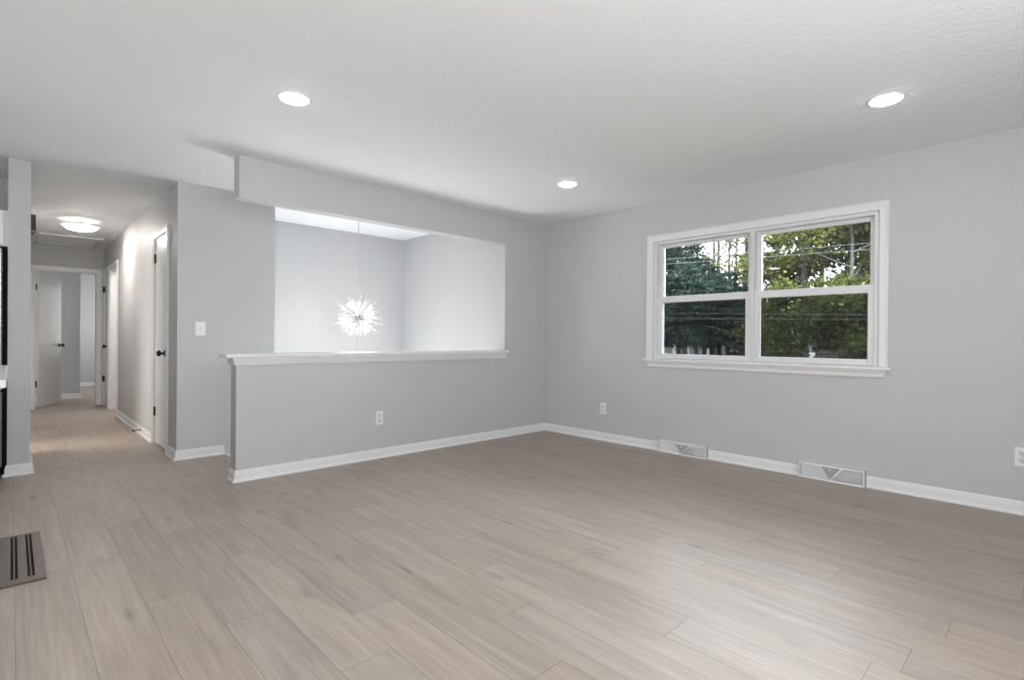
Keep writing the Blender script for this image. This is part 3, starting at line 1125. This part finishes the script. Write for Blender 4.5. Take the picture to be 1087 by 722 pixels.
t = empty('wall_cabinet', (-5.08, 1.7, 1.76))
tag(t, 'white wall cabinet mounted above the refrigerator', 'cabinet')
build(MB().bbox(-5.58, -4.606, 1.37, 2.098, 1.765, 2.042, 0.003), 'body', M['trim'], t)
for (a, b_) in ((-5.565, -5.10), (-5.094, -4.640)):
    dd = build(MB().bbox(a, b_, 1.350, 1.369, 1.772, 2.036, 0.003), 'door', M['trim'], t)
    hx = b_ - 0.05 if a < -5.3 else a + 0.05
    build(MB().tube([(hx, 1.352, 1.80), (hx, 1.332, 1.80), (hx, 1.332, 1.90), (hx, 1.352, 1.90)], 0.005, 8), 'handle', M['black'], dd)

t = empty('kitchen_peninsula', (-5.8, -0.77, 0))
tag(t, 'white topped kitchen counter ending at the left edge', 'kitchen counter')
build(MB().bbox(-6.9, -4.608, -1.452, -0.088, 0.880, 0.912, 0.004), 'countertop', M['quartz'], t)
build(MB().bbox(-6.85, -4.92, -1.30, -0.14, 0.09, 0.879, 0.003), 'cabinet', M['trim'], t)
build(MB().box(-6.85, -4.96, -1.24, -0.18, 0.001, 0.089), 'toe_kick', M['black'], t)
for i in range(3):
    y0 = -1.28 + i * 0.383
    build(MB().bbox(-4.919, -4.902, y0, y0 + 0.375, 0.12, 0.86, 0.003), 'panel', M['trim'], t)

# ------------------------------------------------------------------ burst pendant
CX, CY, CZ = -1.873, 1.05, 1.300
ch = empty('pendant_lamp', (CX, CY, CZ))
tag(ch, 'lit starburst pendant lamp of thin rods hanging over the stairwell', 'pendant lamp')
build(MB().lathe([(0.0, H - CZ), (0.060, H - CZ), (0.060, H - CZ - 0.012), (0.045, H - CZ - 0.024), (0.008, H - CZ - 0.030)], 28), 'ceiling_canopy', M['nickel'], ch, world=False)
build(MB().tube([(0, 0, H - CZ - 0.02), (0.010, 0.004, 0.95), (-0.006, 0, 0.70), (0.008, 0, 0.45), (0, 0, 0.20), (0, 0, 0.03)], 0.0032, 8), 'cord', M['cord'], ch, world=False)
build(MB().lathe([(0.004, -0.036), (0.020, -0.031), (0.032, -0.017), (0.036, 0), (0.032, 0.017), (0.020, 0.031), (0.010, 0.036), (0.010, 0.060), (0.004, 0.062)], 20), 'hub', M['nickel'], ch, world=False, smooth=True)
rod_mesh = None
nr = 88
ga = PI * (3 - math.sqrt(5))
rr = random.Random(3)
bulb_ids = set()
dirs = []
for i in range(nr):
    z = 1 - 2 * (i + 0.5) / nr
    rad = math.sqrt(1 - z * z)
    dirs.append(Vector((rad * math.cos(ga * i), rad * math.sin(ga * i), z)))
rod_mb = MB().tube([(0, 0, 0.028), (0, 0, 0.20), (0, 0, 0.325)], [0.0018, 0.0028, 0.0012], 6)
rod_me = rod_mb.mesh('rod', M['rod'])
for d in dirs:
    o = bpy.data.objects.new('rod', rod_me)
    COL.objects.link(o)
    o.parent = ch
    dd = (d + Vector((rr.uniform(-.07, .07), rr.uniform(-.07, .07), rr.uniform(-.07, .07)))).normalized()
    o.rotation_mode = 'QUATERNION'
    o.rotation_quaternion = Vector((0, 0, 1)).rotation_difference(dd)
    o.scale = (1, 1, rr.uniform(0.86, 1.08))
bulb_me = MB().lathe([(0.004, 0.138), (0.0062, 0.142), (0.0068, 0.162), (0.0062, 0.180), (0.002, 0.187)], 12).mesh('bulb', M['bulb'], True)
arm_me = MB().tube([(0, 0, 0.03), (0, 0, 0.120), (0, 0, 0.137)], [0.0035, 0.0035, 0.0085], 10).mesh('bulb_holder', M['nickel'])
nb = 12
for i in range(nb):
    z = 1 - 2 * (i + 0.5) / nb
    rad = math.sqrt(1 - z * z)
    d = Vector((rad * math.cos(ga * i + 0.9), rad * math.sin(ga * i + 0.9), z))
    q = Vector((0, 0, 1)).rotation_difference(d)
    a = bpy.data.objects.new('bulb_holder', arm_me)
    COL.objects.link(a)
    a.parent = ch
    a.rotation_mode = 'QUATERNION'
    a.rotation_quaternion = q
    o = bpy.data.objects.new('bulb', bulb_me)
    COL.objects.link(o)
    o.parent = a

# ------------------------------------------------------------------ outside
GZ = -1.30
g = MB()
nx, ny = 30, 30
gr = random.Random(5)
vs, fs = [], []
for i in range(nx + 1):
    for j in range(ny + 1):
        x = 0.2 + 110 * i / nx
        y = -50 + 150 * j / ny
        vs.append((x, y, GZ + (0.12 * gr.uniform(-1, 1) if i > 2 else 0) + max(0, x - 12) * 0.004))
for i in range(nx):
    for j in range(ny):
        a = i * (ny + 1) + j
        fs.append((a, a + ny + 1, a + ny + 2, a + 1))
g.add(vs, fs)
gmat = plain('grass_ground', (0.022, 0.024, 0.012), 0.9, var=0.5, scale=0.6)
go = build(g, 'ground', gmat)
tag(go, 'mossy ground under the trees outside', 'ground', kind='structure')


def ground_z(x):
    return GZ + max(0, x - 12) * 0.004 - 0.12


def leaf_obj(name, centres, normals_jit, size, mat, parent, off, seed, tone_c, tone_j, aspect=0.6):
    """one mesh of small leaf quads at the given points"""
    r = np.random.default_rng(seed)
    c = np.asarray(centres, dtype=np.float64) - np.array(off)
    n = len(c)
    a = r.normal(size=(n, 3))
    a /= np.linalg.norm(a, axis=1)[:, None]
    t = r.normal(size=(n, 3))
    b = np.cross(a, t)
    b /= np.linalg.norm(b, axis=1)[:, None]
    s = size * r.uniform(0.6, 1.3, (n, 1))
    a = a * s
    b = b * s * aspect
    v = np.stack([c - a, c + b, c + a, c - b], axis=1).reshape(-1, 3)
    me = bpy.data.meshes.new(name)
    me.vertices.add(n * 4)
    me.vertices.foreach_set('co', v.ravel())
    me.loops.add(n * 4)
    me.loops.foreach_set('vertex_index', np.arange(n * 4))
    me.polygons.add(n)
    me.polygons.foreach_set('loop_start', np.arange(n) * 4)
    me.polygons.foreach_set('loop_total', np.full(n, 4))
    me.update(calc_edges=True)
    at = me.color_attributes.new('tone', 'FLOAT_COLOR', 'POINT')
    tn = np.clip(np.asarray(tone_c) + r.normal(0, tone_j, n), 0, 1)
    cc = np.repeat(np.stack([tn, tn, tn, np.ones(n)], axis=1), 4, axis=0)
    at.data.foreach_set('color', cc.ravel())
    me.materials.append(mat)
    o = bpy.data.objects.new(name, me)
    COL.objects.link(o)
    o.parent = parent
    return o


def spruce(x, y, h, rad, low, seed, label):
    z0 = ground_z(x)
    t = empty('pine_tree', (x, y, z0))
    tag(t, label, 'tree', 'dark evergreens outside the window')
    r = random.Random(seed)
    npr = np.random.default_rng(seed)
    tm = MB().tube([(0, 0, 0), (0.05, 0.03, h * 0.4), (0, 0, h * 0.96)], [0.17, 0.12, 0.02], 9)
    br = MB()
    pts, tones = [], []
    z = low
    while z < h * 0.98:
        fr = (z - low) / (h - low)
        R_ = rad * (1 - fr) ** 0.75 + 0.15
        nbm = 9 if fr < 0.7 else 6
        a0 = r.uniform(0, 6.28)
        for k in range(nbm):
            a = a0 + 2 * PI * k / nbm + r.uniform(-.25, .25)
            L_ = R_ * r.uniform(0.7, 1.12)
            dr = 0.28 * (1 - fr)
            tipz = z - L_ * dr + 0.10 * L_ * 0 + (0.3 * L_ * fr)
            P0 = Vector((0, 0, z))
            P1 = Vector((math.cos(a) * L_, math.sin(a) * L_, tipz))
            if L_ > 0.6:
                br.tube([P0, P0.lerp(P1, 0.5) + Vector((0, 0, 0.06)), P1], [0.03, 0.02, 0.006], 4, False)
            n = int(55 * L_) + 12
            u = npr.uniform(0.12, 1.05, n)
            spread = 0.20 * L_ + 0.10
            side = npr.normal(0, 1, n) * spread * (1.05 - 0.6 * u)
            hh = -np.abs(npr.normal(0, 0.14, n)) + 0.06
            px = np.cos(a) * L_ * u - np.sin(a) * side
            py = np.sin(a) * L_ * u + np.cos(a) * side
            pz = z + (tipz - z) * u + hh
            pts.append(np.stack([px, py, pz], 1))
            tones.append(np.clip(0.25 + 0.45 * u + npr.normal(0, 0.08) + r.uniform(-.12, .12), 0, 1))
        z += r.uniform(0.26, 0.40)
    pts = np.concatenate(pts)
    tones = np.concatenate(tones)
    build(tm, 'trunk', M['bark'], t, world=False)
    if br.v:
        build(br, 'branches', M['bark'], t, world=False)
    leaf_obj('crown', pts, None, 0.10, M['needles'], t, (0, 0, 0), seed, tones, 0.08, 0.35)


def branchy(r, base, h, spread, trunk_r, lean=(0, 0), nlimb=9, start=0.35, up=0.7):
    """trunk and limb mesh plus the points where leaves grow"""
    tm = MB()
    n = 7
    pts = []
    for i in range(n + 1):
        f = i / n
        pts.append(Vector((lean[0] * f + r.uniform(-.08, .08) * h * 0.03 * (i > 0), lean[1] * f + r.uniform(-.08, .08) * h * 0.03 * (i > 0), h * f)))
    tm.tube(pts, [trunk_r * (1 - 0.85 * (i / n)) for i in range(n + 1)], 9)
    ends = [pts[-1]]
    lm = MB()
    for k in range(nlimb):
        f = start + (1 - start) * (k + 0.5) / nlimb
        p0 = pts[int(f * n)].lerp(pts[min(n, int(f * n) + 1)], f * n - int(f * n))
        a = k * 2.4 + r.uniform(-.5, .5)
        L_ = spread * r.uniform(0.65, 1.1) * (1.1 - 0.6 * f)
        d = Vector((math.cos(a), math.sin(a), up * r.uniform(0.5, 1.3)))
        p1 = p0 + d * L_ * 0.5 + Vector((0, 0, r.uniform(-.1, .2)))
        p2 = p0 + d * L_ + Vector((r.uniform(-.3, .3), r.uniform(-.3, .3), r.uniform(-.2, .5)))
        rr_ = trunk_r * 0.42 * (1.1 - 0.6 * f)
        lm.tube([p0, p1, p2], [rr_, rr_ * 0.65, rr_ * 0.2], 6, False)
        ends += [p1.lerp(p2, 0.3), p1.lerp(p2, 0.65), p2]
        for q in range(4):
            fq = r.uniform(0.35, 0.95)
            b0 = p0.lerp(p1, fq * 2) if fq < 0.5 else p1.lerp(p2, fq * 2 - 1)
            a2 = a + r.uniform(-1.3, 1.3)
            d2 = Vector((math.cos(a2), math.sin(a2), r.uniform(0.1, 1.2)))
            b2 = b0 + d2 * L_ * r.uniform(0.3, 0.6)
            bm_ = b0.lerp(b2, 0.5) + Vector((0, 0, r.uniform(-.1, .15)))
            lm.tube([b0, bm_, b2], [rr_ * 0.35, rr_ * 0.22, rr_ * 0.08], 5, False)
            ends += [bm_, b2]
    return tm, lm, ends


def leafy(x, y, h, spread, trunk_r, seed, label, mat, lean=(0, 0), nlimb=11, start=0.30, per=60, clump=0.75, size=0.12, bark='bark', tone=0.5, name='leafy_tree', group='leafy trees outside the window'):
    z0 = ground_z(x)
    t = empty(name, (x, y, z0))
    tag(t, label, 'tree', group)
    r = random.Random(seed)
    tm, lm, ends = branchy(r, None, h, spread, trunk_r, lean, nlimb, start)
    build(tm, 'trunk', M[bark], t, world=False)
    build(lm, 'limbs', M[bark], t, world=False)
    npr = np.random.default_rng(seed)
    pts, tn = [], []
    for e in ends:
        n = int(per * npr.uniform(0.4, 1.3))
        if n < 1:
            continue
        cl = clump * npr.uniform(0.6, 1.2)
        pts.append(np.array(e) + npr.normal(0, 1, (n, 3)) * np.array([cl, cl, cl * 0.6]) * 0.6)
        tn.append(np.full(n, np.clip(tone + npr.normal(0, 0.16), 0.05, 0.95)))
    if pts and per > 0:
        leaf_obj('crown', np.concatenate(pts), None, size, mat, t, (0, 0, 0), seed, np.concatenate(tn), 0.14, 0.65)


# evergreens seen in the left panes
for i, (x, y, h, rad, low, lb) in enumerate((
        (17.9, 9.2, 9.6, 2.6, 3.0, 'dark evergreen at the left edge of the window view'),
        (20.8, 9.6, 9.8, 3.0, 3.1, 'tall dark evergreen, second from the left of the window view'),
        (17.5, 7.5, 6.0, 2.2, 2.9, 'dark evergreen low in front at the middle of the left panes'),
        (23.1, 9.3, 7.2, 2.6, 3.1, 'dark evergreen standing behind the middle of the left panes'),
        (19.8, 7.3, 5.8, 2.3, 3.0, 'dark evergreen right of the middle of the left panes'),
        (25.6, 9.1, 6.6, 2.6, 3.1, 'dark evergreen farther back at the right of the left panes'),
        (22.6, 7.0, 5.2, 2.2, 2.9, 'dark evergreen beside the window mullion'))):
    spruce(x, y, h, rad, low, 20 + i, lb)

# bare trunks against the sky
for i, (x, y, h, tr_, lb) in enumerate((
        (31.3, 13.9, 15, 0.15, 'thin bare tree, leftmost of the bare trunks in the upper left pane'),
        (35.2, 14.5, 17, 0.20, 'bare forked tree behind the middle evergreen'),
        (30.0, 11.7, 15, 0.19, 'thick bare trunk near the middle of the upper left pane'),
        (33.9, 12.7, 16, 0.15, 'slim bare trunk right of the thick bare one'),
        (31.3, 11.1, 15, 0.13, 'slim bare trunk between the evergreens and the mullion'),
        (28.7, 9.4, 14, 0.17, 'straight bare trunk closest to the mullion in the upper left pane'))):
    leafy(x, y, h, 2.6, tr_, 60 + i, lb, M['leaf_yellow'], nlimb=9, start=0.35, per=(3 if i < 3 else 9), clump=0.5, size=0.10, tone=0.6, name='bare_tree', group='bare trunks outside the window')

# leafy trees seen in the right panes
leafy(25.6, 6.5, 12.5, 4.0, 0.36, 81, 'leafy tree with a dark trunk at the left of the upper right pane', M['leaf_yellow'], nlimb=12, start=0.55, per=74, tone=0.70)
leafy(24.1, 4.6, 12.0, 4.0, 0.26, 82, 'yellow-green tree with a dark trunk in the middle of the right panes', M['leaf_yellow'], nlimb=12, start=0.53, per=74, tone=0.64)
leafy(30.1, 5.5, 14.0, 4.2, 0.22, 83, 'green tree farther back behind the middle of the right panes', M['leaf_green'], nlimb=13, start=0.20, per=150, tone=0.55)
leafy(27.4, 4.0, 13.0, 4.2, 0.20, 84, 'green tree with a leaning trunk right of the middle of the right panes', M['leaf_green'], lean=(0.4, -1.2), nlimb=13, start=0.24, per=140, tone=0.60)
leafy(22.7, 2.2, 12.0, 3.4, 0.13, 85, 'slim grey trunked leafy tree near the right edge of the window', M['leaf_green'], nlimb=11, start=0.40, per=60, bark='bark_grey', tone=0.55)
leafy(25.2, 1.9, 12.5, 3.6, 0.17, 86, 'leafy tree at the right edge of the window', M['leaf_green'], nlimb=12, start=0.30, per=120, bark='bark_grey', tone=0.42)
leafy(36.0, 12.2, 13.5, 3.6, 0.20, 87, 'pale yellow tree behind the mullion', M['leaf_yellow'], nlimb=12, start=0.25, per=34, tone=0.75)
leafy(16.8, 2.2, 3.6, 2.0, 0.06, 88, 'small bright green tree low in the lower right pane', M['leaf_green'], nlimb=10, start=0.25, per=90, clump=0.6, size=0.09, tone=0.32, name='young_tree')
leafy(19.5, 1.2, 4.2, 2.0, 0.07, 89, 'young green tree low at the right of the lower right pane', M['leaf_green'], nlimb=10, start=0.3, per=80, clump=0.6, size=0.09, tone=0.22, name='young_tree')

# dense understory across the back
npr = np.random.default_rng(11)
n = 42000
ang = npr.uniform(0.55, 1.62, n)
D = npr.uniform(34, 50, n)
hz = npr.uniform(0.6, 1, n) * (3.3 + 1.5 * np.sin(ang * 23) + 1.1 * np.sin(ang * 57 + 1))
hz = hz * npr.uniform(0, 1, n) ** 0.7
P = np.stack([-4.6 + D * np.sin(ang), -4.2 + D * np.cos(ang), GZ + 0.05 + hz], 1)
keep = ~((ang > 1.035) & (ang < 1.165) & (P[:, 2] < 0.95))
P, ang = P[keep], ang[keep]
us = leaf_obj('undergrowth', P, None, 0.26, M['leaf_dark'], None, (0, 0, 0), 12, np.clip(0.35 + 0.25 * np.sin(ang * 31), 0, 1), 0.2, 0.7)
tag(us, 'dense dark undergrowth along the back of the woods', 'undergrowth', kind='stuff')
# white house glimpsed between the trunks
t = empty('white_house', (47.5, 25.5, GZ))
tag(t, 'white house glimpsed low between the evergreen trunks', 'house')
b = MB()
b.box(44, 52, 15.5, 27.5, GZ - 0.1, 1.3)
build(b, 'walls', M['siding'], t)
b = MB()
b.add([(43.5, 15.0, 1.3), (52.5, 15.0, 1.3), (52.5, 28, 1.3), (43.5, 28, 1.3), (48, 15.0, 3.3), (48, 28, 3.3)],
      [(0, 1, 4), (2, 3, 5), (0, 4, 5, 3), (1, 2, 5, 4), (0, 3, 2, 1)])
build(b, 'roof', M['roof'], t)
for yy in (17.5, 20.5, 23.5, 26.0):
    build(MB().box(43.95, 44.02, yy - 0.6, yy + 0.6, -0.6, 0.7), 'window', M['slot'], t)

# cables crossing the view
for i, (p, q, lb) in enumerate((
        ((3.60, 8.64, 2.79), (17.3, -4.5, 4.43), 'upper of the two cables across the upper panes'),
        ((3.60, 8.64, 2.71), (17.3, -4.5, 4.20), 'lower of the two cables across the upper panes'),
        ((1.53, 6.48, 1.73), (13.8, -5.25, 1.73), 'upper cable across the lower panes'),
        ((1.53, 6.48, 1.61), (13.8, -5.25, 1.62), 'lower cable across the lower panes'))):
    P0, P1 = Vector(p), Vector(q)
    pts = []
    for k in range(25):
        f = k / 24
        c_ = P0.lerp(P1, f)
        c_.z -= 0.04 * 4 * f * (1 - f)
        pts.append(c_)
    co = build(MB().tube(pts, 0.0038, 6), 'outside_cable', M['wire'])
    tag(co, lb, 'cable', 'cables outside the window')
